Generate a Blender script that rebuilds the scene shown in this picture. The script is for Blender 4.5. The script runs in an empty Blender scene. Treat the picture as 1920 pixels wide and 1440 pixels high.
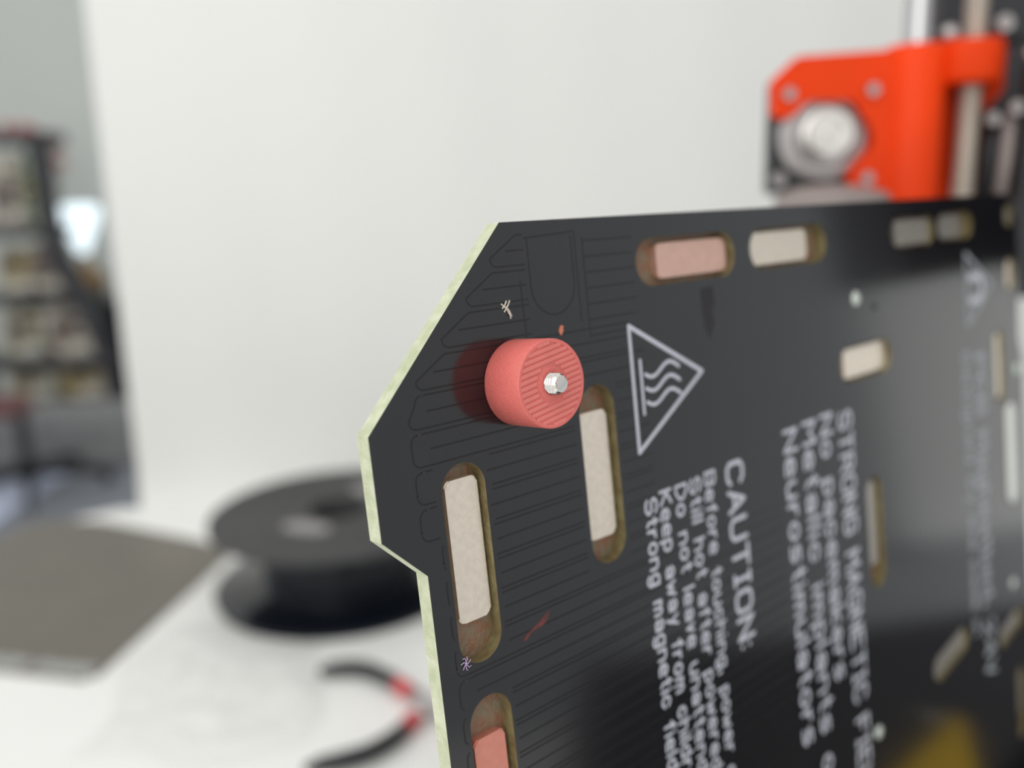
import bpy, bmesh, math, random
from mathutils import Vector, Matrix
C = bpy.context.scene.collection
PI = math.pi
S = 0.001          # everything below is written in millimetres
random.seed(4)

# ------------------------------------------------------------------ camera
# table top is z = 0; the camera hangs 308 mm above it looking 12.8 degrees down
cam = bpy.data.cameras.new('camera')
co = bpy.data.objects.new('camera', cam); C.objects.link(co)
right = Vector((0.99958547, 0.0, -0.02879051))
up = -Vector((-0.02807835, -0.22104204, -0.97486))
back = -Vector((-0.00636391, 0.97526428, -0.22095041))
m = Matrix((right, up, back)).transposed().to_4x4()
m.translation = Vector((0, 0, 308)) * S
co.matrix_world = m
cam.sensor_width = 36.0
cam.lens = 36.0 * 1650.0 / 1920.0
cam.clip_start = 0.005
cam.clip_end = 50
cam.dof.use_dof = True
cam.dof.focus_distance = 0.118
cam.dof.aperture_fstop = cam.lens / 3.6
bpy.context.scene.camera = co

# ------------------------------------------------------------------ world, added fill light, exposure
w = bpy.data.worlds.new('daylight'); bpy.context.scene.world = w
w.use_nodes = True
bg = w.node_tree.nodes['Background']
bg.inputs[0].default_value = (0.985, 0.99, 0.965, 1)
bg.inputs[1].default_value = 0.87
L = bpy.data.lights.new('fill_light', 'AREA')  # unseen fill light added to the left of the camera
L.shape = 'RECTANGLE'; L.size = 1.1; L.size_y = 1.7; L.energy = 10; L.color = (1.0, 0.985, 0.96)
lo = bpy.data.objects.new('fill_light', L); C.objects.link(lo)
lo.location = (-0.50, -0.62, 1.00)
lo.rotation_euler = (Vector((-0.1, 0.6, 0.1)) - lo.location).to_track_quat('-Z', 'Y').to_euler()
vs = bpy.context.scene.view_settings
vs.view_transform = 'Standard'; vs.look = 'None'; vs.gamma = 1; vs.exposure = 0.0
vs.use_curve_mapping = False
bpy.context.scene.cycles.use_denoising = True
bpy.context.scene.cycles.max_bounces = 8

# ------------------------------------------------------------------ materials
def mat(name, col, rough=0.5, metal=0.0, noise=0.0, nscale=40, bump=0.0, bscale=400, col2=None, emit=None, spec=0.5, coat=0.0, alpha=None, trans=0.0):
    m = bpy.data.materials.new(name); m.use_nodes = True
    nt = m.node_tree; b = nt.nodes['Principled BSDF']
    b.inputs['Base Color'].default_value = (*col, 1)
    b.inputs['Roughness'].default_value = rough
    b.inputs['Metallic'].default_value = metal
    b.inputs['Specular IOR Level'].default_value = spec
    b.inputs['Coat Weight'].default_value = coat
    b.inputs['Transmission Weight'].default_value = trans
    tc = nt.nodes.new('ShaderNodeTexCoord')
    if noise or col2:
        n = nt.nodes.new('ShaderNodeTexNoise'); n.inputs['Scale'].default_value = nscale
        n.inputs['Detail'].default_value = 4
        nt.links.new(tc.outputs['Object'], n.inputs['Vector'])
        r = nt.nodes.new('ShaderNodeValToRGB')
        c2 = col2 or tuple(min(1, c * (1 + noise)) for c in col)
        c1 = col if col2 else tuple(c * (1 - noise) for c in col)
        r.color_ramp.elements[0].position = 0.35; r.color_ramp.elements[1].position = 0.65
        r.color_ramp.elements[0].color = (*c1, 1); r.color_ramp.elements[1].color = (*c2, 1)
        nt.links.new(n.outputs['Fac'], r.inputs['Fac'])
        nt.links.new(r.outputs['Color'], b.inputs['Base Color'])
    if bump:
        n2 = nt.nodes.new('ShaderNodeTexNoise'); n2.inputs['Scale'].default_value = bscale
        n2.inputs['Detail'].default_value = 3
        nt.links.new(tc.outputs['Object'], n2.inputs['Vector'])
        bp = nt.nodes.new('ShaderNodeBump'); bp.inputs['Strength'].default_value = bump
        bp.inputs['Distance'].default_value = 0.0005
        nt.links.new(n2.outputs['Fac'], bp.inputs['Height'])
        nt.links.new(bp.outputs['Normal'], b.inputs['Normal'])
    if emit:
        b.inputs['Emission Color'].default_value = (*emit[0], 1)
        b.inputs['Emission Strength'].default_value = emit[1]
    return m

M = {}
M['mask'] = mat('black_solder_mask', (0.0052, 0.0046, 0.0062), 0.125, noise=0.12, nscale=60, spec=0.80)
M['track'] = mat('dull_mask_over_tracks', (0.0035, 0.0030, 0.0036), 0.24, noise=0.1, spec=0.55)
M['laminate'] = mat('pale_green_laminate', (0.46, 0.50, 0.33), 0.6, noise=0.0, col2=(0.60, 0.62, 0.46), nscale=420, bump=0.6, bscale=1500)
M['cut'] = mat('shaded_slot_laminate', (0.22, 0.19, 0.09), 0.35, col2=(0.15, 0.11, 0.05), nscale=500, bump=0.4, bscale=1200)  # slot walls: same laminate, recess shade painted in as darker olive
M['slotfloor'] = mat('copper_brown_adhesive', (0.24, 0.11, 0.06), 0.35, col2=(0.20, 0.17, 0.11), nscale=500, bump=0.5, bscale=1300)
M['nickel'] = mat('warm_nickel', (0.90, 0.80, 0.68), 0.36, 0.75, noise=0.05, nscale=900, bump=0.06, bscale=1600)
M['nickel_dark'] = mat('grey_nickel', (0.50, 0.46, 0.41), 0.30, 0.8, noise=0.06, nscale=900, bump=0.05, bscale=1600)
M['nickel_pink_refl'] = mat('pink_reflection_nickel', (0.78, 0.50, 0.41), 0.34, 0.7, noise=0.05, nscale=500, bump=0.05, bscale=1600)  # pink reflection painted into the plating colour
M['nickel_salmon_refl'] = mat('salmon_reflection_nickel', (0.76, 0.30, 0.23), 0.36, 0.5, noise=0.05, nscale=500, bump=0.05, bscale=1600)  # salmon reflection painted into the plating colour
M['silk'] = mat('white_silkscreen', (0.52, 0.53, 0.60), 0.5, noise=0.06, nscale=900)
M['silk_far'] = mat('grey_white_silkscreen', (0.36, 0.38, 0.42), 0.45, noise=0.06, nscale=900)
M['pink'] = mat('pink_silicone', (0.68, 0.155, 0.135), 0.42, noise=0.05, nscale=260, bump=0.25, bscale=2600)
M['pinkrib'] = mat('pink_silicone_rib', (0.70, 0.19, 0.165), 0.5, noise=0.04, nscale=260)
M['steel'] = mat('bright_steel', (0.80, 0.78, 0.75), 0.22, 1.0, noise=0.04, nscale=700)
M['zinc'] = mat('zinc_plate', (0.50, 0.47, 0.47), 0.4, 1.0, noise=0.05, nscale=200)
M['chrome'] = mat('chrome', (0.50, 0.50, 0.51), 0.14, 1.0, noise=0.02)
M['leadscrew'] = mat('dull_brass_steel', (0.48, 0.43, 0.37), 0.42, 0.6, noise=0.05)
M['orange'] = mat('orange_printed_plastic', (0.80, 0.050, 0.002), 0.5, noise=0.05, nscale=30, spec=0.2)
M['black'] = mat('black_plastic', (0.018, 0.019, 0.022), 0.35, noise=0.1, nscale=30)
M['blackmetal'] = mat('black_powder_coat', (0.036, 0.036, 0.042), 0.45, noise=0.15, nscale=60, bump=0.2)
M['darkgrey'] = mat('dark_grey_plate', (0.034, 0.034, 0.040), 0.5, noise=0.1, nscale=40)
M['greycap'] = mat('grey_plastic', (0.26, 0.22, 0.21), 0.5, noise=0.08, nscale=60)
M['spool'] = mat('black_spool_plastic', (0.050, 0.050, 0.052), 0.6, noise=0.12, nscale=80)
M['spoolgloss'] = mat('glossy_black_spool_plastic', (0.006, 0.008, 0.013), 0.16)
M['filament'] = mat('black_filament', (0.016, 0.019, 0.026), 0.22, noise=0.1, nscale=80)
M['spoolglare'] = mat('grey_spool_glare', (0.28, 0.27, 0.27), 0.55, noise=0.1, nscale=60)  # grey that paints the highlights on the upper flange
M['bluelabel'] = mat('blue_grey_label', (0.20, 0.24, 0.30), 0.45, noise=0.05)
M['peisheet'] = mat('grey_brown_steel_sheet', (0.165, 0.150, 0.125), 0.40, 0.25, noise=0.05, nscale=20, bump=0.3, bscale=2200)
M['sheetink'] = mat('pale_grey_ink', (0.62, 0.65, 0.65), 0.6, noise=0.1, nscale=200)
M['table'] = mat('white_laminate_table', (0.88, 0.88, 0.86), 0.38, noise=0.015, nscale=4)
M['paper'] = mat('white_backdrop_paper', (0.83, 0.83, 0.81), 0.85, noise=0.012, nscale=3, bump=0.2, bscale=40)
M['wall'] = mat('pale_grey_green_paint', (0.66, 0.69, 0.66), 0.8, noise=0.02, nscale=2)
M['wallwhite'] = mat('white_paint', (0.86, 0.88, 0.91), 0.8, noise=0.01, nscale=2)
M['floor'] = mat('blue_grey_floor', (0.25, 0.265, 0.30), 0.38, noise=0.05, nscale=3)
M['light_patch'] = mat('pale_blue_floor_light', (0.62, 0.68, 0.86), 0.8, noise=0.05, nscale=8)  # pale blue paints daylight lying on the floor
M['bench'] = mat('grey_upholstery', (0.24, 0.245, 0.25), 0.85, col2=(0.30, 0.30, 0.30), nscale=12)
M['redgrip'] = mat('red_grip', (0.62, 0.05, 0.06), 0.45, noise=0.05)
M['yellow'] = mat('yellow_sticker', (0.95, 0.60, 0.02), 0.5, noise=0.03)
M['amber'] = mat('amber_wire', (0.75, 0.45, 0.02), 0.5, noise=0.05)
M['glintglow'] = mat('glint_shade_glow', (0.85, 0.95, 1.0), 0.6, emit=((0.80, 0.93, 1.0), 1.25), noise=0.01)  # glow of a made-up shade, stands in for a bright glint
M['terracotta'] = mat('orange_brown_glaze', (0.30, 0.17, 0.06), 0.4, noise=0.2, nscale=20)
M['maroon'] = mat('maroon_vinyl', (0.16, 0.07, 0.07), 0.6, noise=0.1)
M['twig'] = mat('dry_olive_leaves', (0.30, 0.31, 0.26), 0.8, noise=0.1, nscale=20)
M['redflower'] = mat('red_petals', (0.55, 0.10, 0.10), 0.7, noise=0.1, nscale=20)
M['lint'] = mat('pale_lint', (0.62, 0.58, 0.50), 0.8, noise=0.1)
M['speck'] = mat('salmon_speck', (0.62, 0.20, 0.12), 0.6, noise=0.2, nscale=900)
M['scratch'] = mat('copper_scratch', (0.16, 0.035, 0.03), 0.45, col2=(0.05, 0.02, 0.02), nscale=900)
M['lilac'] = mat('lilac_lint', (0.55, 0.40, 0.62), 0.8, noise=0.1)
M['smear'] = mat('dark_smear', (0.010, 0.007, 0.009), 0.45, noise=0.1)
M['solder'] = mat('pale_solder', (0.66, 0.72, 0.66), 0.4, 0.3, noise=0.05)
M['tin'] = mat('tinned_pad', (0.82, 0.83, 0.80), 0.45, 0.25, noise=0.04)

M['paneglow'] = mat('added_white_glow', (0.8, 0.8, 0.8), 0.9, emit=((0.98, 1.0, 0.95), 0.55), noise=0.01)  # glow for the added pane that the board mirrors
def pattern_mat(name, a, b, c):
    m = bpy.data.materials.new(name); m.use_nodes = True
    nt = m.node_tree; p = nt.nodes['Principled BSDF']; p.inputs['Roughness'].default_value = 0.8
    tc = nt.nodes.new('ShaderNodeTexCoord')
    n = nt.nodes.new('ShaderNodeTexNoise'); n.inputs['Scale'].default_value = 9; n.inputs['Detail'].default_value = 2
    r = nt.nodes.new('ShaderNodeValToRGB')
    e = r.color_ramp.elements
    e[0].position = 0.36; e[0].color = (*c, 1); e[1].position = 0.62; e[1].color = (*a, 1)
    x = e.new(0.46); x.color = (*b, 1); x = e.new(0.52); x.color = (*a, 1)
    nt.links.new(tc.outputs['Object'], n.inputs['Vector']); nt.links.new(n.outputs['Fac'], r.inputs['Fac'])
    nt.links.new(r.outputs['Color'], p.inputs['Base Color'])
    return m
M['cloth1'] = pattern_mat('cream_print_cloth', (0.68, 0.63, 0.55), (0.34, 0.30, 0.25), (0.17, 0.13, 0.12))
M['cloth2'] = pattern_mat('cream_ochre_print_cloth', (0.70, 0.66, 0.58), (0.42, 0.32, 0.09), (0.2, 0.17, 0.14))
M['cloth3'] = pattern_mat('grey_print_cloth', (0.59, 0.59, 0.53), (0.36, 0.30, 0.14), (0.2, 0.18, 0.18))
M['cloth4'] = pattern_mat('green_blue_print_cloth', (0.49, 0.57, 0.35), (0.42, 0.54, 0.66), (0.34, 0.34, 0.08))

def plastic_film():
    m = bpy.data.materials.new('clear_film'); m.use_nodes = True
    nt = m.node_tree; nt.nodes.remove(nt.nodes['Principled BSDF'])
    t = nt.nodes.new('ShaderNodeBsdfTransparent'); g = nt.nodes.new('ShaderNodeBsdfGlossy')
    t.inputs[0].default_value = (1, 1, 1, 1)
    g.inputs['Roughness'].default_value = 0.18; g.inputs['Color'].default_value = (1, 1, 1, 1)
    lw = nt.nodes.new('ShaderNodeLayerWeight'); lw.inputs[0].default_value = 0.25
    mm = nt.nodes.new('ShaderNodeMath'); mm.operation = 'MULTIPLY'; mm.inputs[1].default_value = 0.6
    mx = nt.nodes.new('ShaderNodeMixShader')
    nt.links.new(lw.outputs['Fresnel'], mm.inputs[0]); nt.links.new(mm.outputs[0], mx.inputs[0])
    nt.links.new(t.outputs[0], mx.inputs[1]); nt.links.new(g.outputs[0], mx.inputs[2])
    nt.links.new(mx.outputs[0], nt.nodes['Material Output'].inputs[0])
    return m
M['film'] = plastic_film()

# ------------------------------------------------------------------ helpers
def tag(o, label=None, cat=None, group=None, kind=None):
    if label: o['label'] = label
    if cat: o['category'] = cat
    if group: o['group'] = group
    if kind: o['kind'] = kind
    return o
def empty(name, loc, label, cat, group=None, mtx=None):
    o = bpy.data.objects.new(name, None); C.objects.link(o)
    o.empty_display_size = 0.01
    if mtx: o.matrix_world = mtx
    o.location = Vector(loc) * S
    return tag(o, label, cat, group)
def obj(name, bm, ms, parent=None, smooth=False, off=(0, 0, 0), auto=None):
    """link a bmesh written in mm; off is the position of the object in mm (mesh is relative to it)"""
    me = bpy.data.meshes.new(name)
    bmesh.ops.recalc_face_normals(bm, faces=bm.faces)
    bmesh.ops.translate(bm, vec=-Vector(off), verts=bm.verts)
    bmesh.ops.scale(bm, vec=(S, S, S), verts=bm.verts)
    bm.to_mesh(me); bm.free()
    for q in (ms if isinstance(ms, (list, tuple)) else [ms]): me.materials.append(q)
    if smooth:
        for p in me.polygons: p.use_smooth = True
        if auto is not None: me.set_sharp_from_angle(angle=auto)
    o = bpy.data.objects.new(name, me); C.objects.link(o)
    if parent: o.parent = parent
    o.location = Vector(off) * S
    return o
def box(bm, x0, x1, y0, y1, z0, z1, mtx=None, bev=0.0, seg=2):
    r = bmesh.ops.create_cube(bm, size=1)
    vs_ = r['verts']
    for v in vs_:
        v.co = Vector(((x0 + x1) / 2 + v.co.x * (x1 - x0), (y0 + y1) / 2 + v.co.y * (y1 - y0), (z0 + z1) / 2 + v.co.z * (z1 - z0)))
    if bev:
        es = list({e for v in vs_ for e in v.link_edges})
        r2 = bmesh.ops.bevel(bm, geom=es, offset=bev, segments=seg, affect='EDGES', profile=0.6)
        vs_ = list({v for f in r2['faces'] for v in f.verts} | {v for v in vs_ if v.is_valid})
    if mtx:
        for v in vs_: v.co = mtx @ v.co
    return vs_
def prism(bm, pts, z0, z1, mtx=None):
    """pts (x, y) extruded between z0 and z1"""
    a = [bm.verts.new((x, y, z0)) for x, y in pts]; b = [bm.verts.new((x, y, z1)) for x, y in pts]
    bm.faces.new(a[::-1]); bm.faces.new(b)
    n = len(pts)
    for i in range(n): bm.faces.new((a[i], a[(i + 1) % n], b[(i + 1) % n], b[i]))
    if mtx:
        for v in a + b: v.co = mtx @ v.co
    return a + b
def lathe(bm, prof, n=48, mtx=None, axis=None, close=False):
    """prof = [(r, z)...] around +Z"""
    rings = []
    for r, z in prof:
        if r < 1e-6: rings.append([bm.verts.new((0, 0, z))])
        else: rings.append([bm.verts.new((r * math.cos(2 * PI * k / n), r * math.sin(2 * PI * k / n), z)) for k in range(n)])
    pr = list(zip(rings, rings[1:])) + ([(rings[-1], rings[0])] if close else [])
    for A, B in pr:
        for k in range(n):
            k2 = (k + 1) % n
            if len(A) == 1 and len(B) == 1: continue
            if len(A) == 1: bm.faces.new((A[0], B[k], B[k2]))
            elif len(B) == 1: bm.faces.new((A[k], B[0], A[k2]))
            else: bm.faces.new((A[k], B[k], B[k2], A[k2]))
    vs_ = [v for r in rings for v in r]
    if mtx:
        for v in vs_: v.co = mtx @ v.co
    return vs_
def place(loc, axis=(0, 0, 1)):
    return Matrix.Translation(Vector(loc)) @ Vector(axis).to_track_quat('Z', 'Y').to_matrix().to_4x4()
def tube(bm, pts, r, n=12):
    """round tube along pts; r a number or list"""
    pts = [Vector(p) for p in pts]; R = r if isinstance(r, (list, tuple)) else [r] * len(pts)
    rings = []; prev = None
    for i, p in enumerate(pts):
        t = (pts[min(i + 1, len(pts) - 1)] - pts[max(i - 1, 0)]).normalized()
        u = (prev - t * prev.dot(t)) if prev else t.orthogonal()
        u.normalize(); prev = u; v = t.cross(u)
        rings.append([bm.verts.new(p + (u * math.cos(2 * PI * k / n) + v * math.sin(2 * PI * k / n)) * R[i]) for k in range(n)])
    for A, B in zip(rings, rings[1:]):
        for k in range(n): bm.faces.new((A[k], A[(k + 1) % n], B[(k + 1) % n], B[k]))
    bm.faces.new(rings[0][::-1]); bm.faces.new(rings[-1])
def NB(): return bmesh.new()

# ================================================================== the room
bm = NB(); box(bm, -4200, 1800, -1500, 4300, -760, -740)
tag(obj('floor', bm, M['floor']), kind='structure')
bm = NB(); box(bm, -4200, 1800, 4300, 4400, -740, 1900)
tag(obj('wall_back', bm, M['wall']), kind='structure')
bm = NB()
for q in ((-1500, 560, -740, 1900), (1700, 4400, -740, 1900), (560, 1700, 310, 1900), (560, 1700, -740, -290)):
    box(bm, 1800, 1900, q[0], q[1], q[2], q[3])
wf = NB()
for q in ((560, 1700, 290, 310), (560, 1700, -290, -270), (560, 600, -290, 310), (1660, 1700, -290, 310), (1110, 1150, -290, 310)):
    box(wf, 1795, 1850, q[0], q[1], q[2], q[3])
win = tag(obj('added_window_1', wf, M['wallwhite']), kind='structure')
wf = NB(); box(wf, 1840, 1846, 560, 1700, -290, 310); obj('added_glow_pane', wf, M['paneglow'], win)  # unseen glowing pane added to brighten the reflection in the board
tag(obj('wall_right', bm, M['wallwhite']), kind='structure')
bm = NB(); box(bm, -4200, 1800, 4285, 4300, -740, -650)
tag(obj('baseboard_back', bm, M['wallwhite']), kind='structure')

# ------------------------------------------------------------------ white work table
t = empty('work_table', (0, 250, -740), 'white work table with rounded corners carrying the spool, pliers and printer', 'table')
bm = NB()
pts = [(-418, 826), (-405, 842), (520, 846), (520, -260), (-620, -260), (-640, -240), (-640, 648)]
prism(bm, pts, -25, 0)
bmesh.ops.bevel(bm, geom=[e for e in bm.edges if abs(e.verts[0].co.z - e.verts[1].co.z) < 1], offset=3, segments=3, affect='EDGES')
bmesh.ops.translate(bm, vec=(0, -250, 740), verts=bm.verts)
obj('tabletop', bm, M['table'], t)
for x, y in ((-420, 740), (470, 800), (470, -210), (-590, -210)):
    bm = NB(); box(bm, x - 25, x + 25, y - 275, y - 225, 0, 715, bev=3)
    obj('leg', bm, M['table'], t)

# ------------------------------------------------------------------ backdrop
bm = NB(); nx, nz = 60, 40; g = []
def bdy(x, z): return 836 + 2.2 * math.sin(x * 0.021 + 1) + 1.3 * math.sin(x * 0.053 + z * 0.004) - 6 * max(0, (40 - z) / 40) ** 2
for s in (0, 1):
    L_ = []
    for i in range(nx + 1):
        L_.append([bm.verts.new(((-380 + 0.011 * (700 * j / nz)) + 900 * i / nx, bdy(-380 + 900 * i / nx, 700 * j / nz) + s * 1.5, 0.3 + 700 * j / nz)) for j in range(nz + 1)])
    for i in range(nx):
        for j in range(nz): bm.faces.new((L_[i][j], L_[i + 1][j], L_[i + 1][j + 1], L_[i][j + 1]))
    g.append(L_)
for j in range(nz):
    for i in (0, nx): bm.faces.new((g[0][i][j], g[0][i][j + 1], g[1][i][j + 1], g[1][i][j]))
for i in range(nx):
    for j in (0, nz): bm.faces.new((g[0][i][j], g[0][i + 1][j], g[1][i + 1][j], g[1][i][j]))
tag(obj('paper_backdrop', bm, M['paper'], smooth=True, off=(0, 836, 0), auto=0.8), 'large white paper backdrop standing upright at the back of the table', 'backdrop')

# ================================================================== heated bed board
# board frame: x to the right along the board, y up, z out of the face; origin = screw position
UX = Vector((0.7507, 0.6604, -0.0066)).normalized(); UY = Vector((-0.0760, 0.0963, 0.9924)); UZ = UX.cross(UY).normalized(); UY = UZ.cross(UX)
BM = Matrix((UX, UY, UZ)).transposed().to_4x4()
P0 = Vector((1.1, 122.9, 280.3))
YB = 215.0                                         # the board ends 215 mm below the screw row
borigin = P0 - UY * YB
board = empty('heated_bed_board', borigin, 'black heated bed circuit board standing on edge with white warnings and set-in magnets', 'circuit board', mtx=BM)
TH = 2.7
def stadium(u0, u1, v0, v1, n=10):
    """oblong outline, (u, v) with v down"""
    w_, h_ = u1 - u0, v1 - v0; r = min(w_, h_) / 2 * 0.98; p = []
    for cx, cy, a0 in ((u1 - r, v1 - r, 0), (u0 + r, v1 - r, 90), (u0 + r, v0 + r, 180), (u1 - r, v0 + r, 270)):
        for k in range(n + 1):
            a = math.radians(a0 + 90 * k / n); p.append((cx + r * math.cos(a), cy + r * math.sin(a)))
    return p
def rot(p, ang):
    cx = sum(x for x, y in p) / len(p); cy = sum(y for x, y in p) / len(p); c, s = math.cos(ang), math.sin(ang)
    return [(cx + (x - cx) * c - (y - cy) * s, cy + (x - cx) * s + (y - cy) * c) for x, y in p]
# (slot u0 u1 v0 v1, magnet u0 u1 v0 v1, material, turn, label)
SL = [
 ((-16.7, -9.2, 8.9, 37.1), (-15.4, -9.8, 11.2, 31.4), 'nickel', 0, 'long beige magnet in the upright slot nearest the board edge'),
 ((10.2, 17.9, 2.6, 30.9), (11.0, 17.0, 6.8, 27.0), 'nickel', 0, 'cream magnet in the upright slot beside the pink spacer'),
 ((-16.5, -9.0, 42.2, 70.5), (-15.5, -9.9, 48.5, 68.5), 'nickel_salmon_refl', 0, 'magnet tinted with a painted salmon reflection in the lowest upright slot at the left edge'),
 ((26.0, 52.6, -19.0, -11.2), (32.3, 51.6, -18.0, -12.2), 'nickel_pink_refl', 0, 'magnet tinted with a painted pink reflection lying in the first slot along the top edge'),
 ((57.6, 84.0, -19.0, -11.5), (59.0, 78.4, -18.3, -12.3), 'nickel', 0, 'beige magnet lying in the second slot along the top edge'),
 ((112.0, 133.0, -18.8, -12.0), (115.0, 132.0, -18.2, -12.6), 'nickel_dark', 0, None),
 ((135.5, 155.0, -19.0, -12.4), (136.0, 150.0, -18.4, -13.0), 'nickel_dark', 0, None),
 ((86.8, 109.0, 7.2, 14.6), (90.0, 108.3, 7.8, 14.0), 'nickel', 0, 'pale cream magnet in the short slot above the magnetic field text'),
 ((95.0, 101.5, 36.8, 62.0), (95.8, 100.6, 38.0, 57.0), 'nickel_dark', 0, None),
 ((122.8, 142.8, 87.6, 94.2), (123.8, 142.0, 88.2, 93.6), 'nickel_dark', -0.18, None),
 ((162.5, 180.0, 94.4, 100.2), (163.5, 178.0, 95.0, 99.6), 'nickel_dark', -0.18, None),
 ((175.6, 182.2, -5.6, 3.2), (176.2, 181.6, -5.0, 2.6), 'nickel', 0, None),
 ((166.6, 172.6, 13.2, 33.0), (167.2, 172.0, 14.0, 31.4), 'nickel', 0, None),
 ((174.6, 179.6, 111.5, 133.0), (175.2, 179.0, 112.5, 126.0), 'nickel_dark', 0, None),
 ((176.2, 181.2, -20.2, -14.0), (176.9, 180.5, -19.4, -14.8), 'nickel_dark', 0, None),
]
outline = [(-1.8, -22.8), (-26.7, 2.6), (-26.7, 16.3), (-20.4, 22.5), (-20.4, 208), (-13, 215), (178, 215), (185.5, 207),
           (185.8, 23.5), (183.2, 17.0), (183.2, 9.5), (185.2, 2.0), (184.6, -15.4), (178, -22.8)]
def flat_shape(name, loops, z0, z1):
    cu = bpy.data.curves.new(name, 'CURVE'); cu.dimensions = '2D'; cu.fill_mode = 'BOTH'
    cu.extrude = (z1 - z0) / 2 * S
    for lp in loops:
        sp = cu.splines.new('POLY'); sp.points.add(len(lp) - 1)
        for q, (u, v) in zip(sp.points, lp): q.co = (u * S, (YB - v) * S, 0, 1)
        sp.use_cyclic_u = True
    tmp = bpy.data.objects.new('tmp', cu); C.objects.link(tmp)
    dg = bpy.context.evaluated_depsgraph_get()
    me = bpy.data.meshes.new_from_object(tmp.evaluated_get(dg))
    bpy.data.objects.remove(tmp); bpy.data.curves.remove(cu)
    for v in me.vertices: v.co.z += (z0 + z1) / 2 * S
    bm = bmesh.new(); bm.from_mesh(me); bmesh.ops.remove_doubles(bm, verts=bm.verts, dist=1e-6)
    bmesh.ops.recalc_face_normals(bm, faces=bm.faces); bm.to_mesh(me); bm.free()
    me.materials.clear()
    return me
me = flat_shape('circuit_board', [outline] + [rot(stadium(*s[0]), s[3]) for s in SL], -TH, 0)
me.materials.append(M['mask']); me.materials.append(M['laminate']); me.materials.append(M['cut'])
for p in me.polygons:
    p.use_smooth = False
    if abs(p.normal.z) < 0.5:
        c = p.center / S; u, v = c.x, YB - c.y
        inside = any(s[0][0] - 1 < u < s[0][1] + 1 and s[0][2] - 2 < v < s[0][3] + 2 for s in SL)
        p.material_index = 2 if inside else 1
o = bpy.data.objects.new('laminate_panel', me); C.objects.link(o); o.parent = board
def bpt(u, v, h): return (u, YB - v, h)
for s, mg, mk, ang, lab in SL:
    mm_ = flat_shape('slot_floor', [rot(stadium(*s), ang)], -TH + 0.02, -TH + 0.42)
    mm_.materials.append(M['slotfloor'])
    fo = bpy.data.objects.new('slot_floor', mm_); C.objects.link(fo); fo.parent = board
    cx, cy = (mg[0] + mg[1]) / 2, YB - (mg[2] + mg[3]) / 2
    bm = NB(); hx, hy = (mg[1] - mg[0]) / 2, (mg[3] - mg[2]) / 2
    mtx = Matrix.Translation((cx, cy, 0)) @ Matrix.Rotation(-ang, 4, 'Z')
    zt = -1.05 if mg[0] < 100 else -0.7
    rc = [(sx * (hx - 0.9) + 0.9 * math.cos(math.radians(a0 + 90 * k / 5)), sy * (hy - 0.9) + 0.9 * math.sin(math.radians(a0 + 90 * k / 5)))
          for sx, sy, a0 in ((1, 1, 0), (-1, 1, 90), (-1, -1, 180), (1, -1, 270)) for k in range(6)]
    prism(bm, rc, -TH + 0.42, zt)
    bmesh.ops.bevel(bm, geom=[e for e in bm.edges if abs(e.verts[0].co.z - zt) < 1e-4 and abs(e.verts[1].co.z - zt) < 1e-4], offset=0.2, segments=2, affect='EDGES')
    bmesh.ops.transform(bm, matrix=mtx, verts=bm.verts)
    mo = obj('magnet', bm, M[mk], board, smooth=True, off=(cx, cy, zt), auto=0.9)
    if lab: mo['label'] = lab

# ---- raised copper tracks under the mask
def ridge(bm, pts, wdt=0.27, hgt=0.012):
    pts = [Vector((u, YB - v, 0)) for u, v in pts]
    rows = []
    for i, p in enumerate(pts):
        t_ = (pts[min(i + 1, len(pts) - 1)] - pts[max(i - 1, 0)]).normalized(); nrm = Vector((-t_.y, t_.x, 0))
        rows.append([bm.verts.new(p + nrm * k * wdt / 2 + Vector((0, 0, h))) for k, h in ((-1, 0.004), (-0.25, hgt), (0.25, hgt), (1, 0.004))])
    for A, B in zip(rows, rows[1:]):
        for k in range(3): bm.faces.new((A[k], B[k], B[k + 1], A[k + 1]))
def blocked(u, v):
    for s in SL:
        s = s[0]
        if s[0] - 0.5 < u < s[1] + 0.5 and s[2] - 0.5 < v < s[3] + 0.5: return True
    return False
def run(bm, pts):
    """densify, drop what crosses a slot"""
    seq = []
    for (a, b), (c, d) in zip(pts, pts[1:]):
        n = max(1, int(math.hypot(c - a, d - b) / 0.8))
        for k in range(n): seq.append((a + (c - a) * k / n, b + (d - b) * k / n))
    seq.append(pts[-1]); cur = []
    for p in seq:
        if blocked(*p):
            if len(cur) > 1: ridge(bm, cur)
            cur = []
        else: cur.append(p)
    if len(cur) > 1: ridge(bm, cur)
def arc(cx, cy, r, a0, a1, n=5):
    return [(cx + r * math.cos(math.radians(a0 + (a1 - a0) * k / n)), cy + r * math.sin(math.radians(a0 + (a1 - a0) * k / n))) for k in range(n + 1)]
bm = NB()
def uleft(v): return -20.5 if v > -0.9 else -19.6 + (-0.9 - v) * 0.98
vb = 3.1; loops = []
for k in range(24):
    b_ = 3.1 + 4.98 * k; loops.append((b_ - 4.3, b_))
for k in range(1, 5):
    b_ = 3.1 - 4.95 * k; loops.append((b_ - 4.2, b_))
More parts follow.
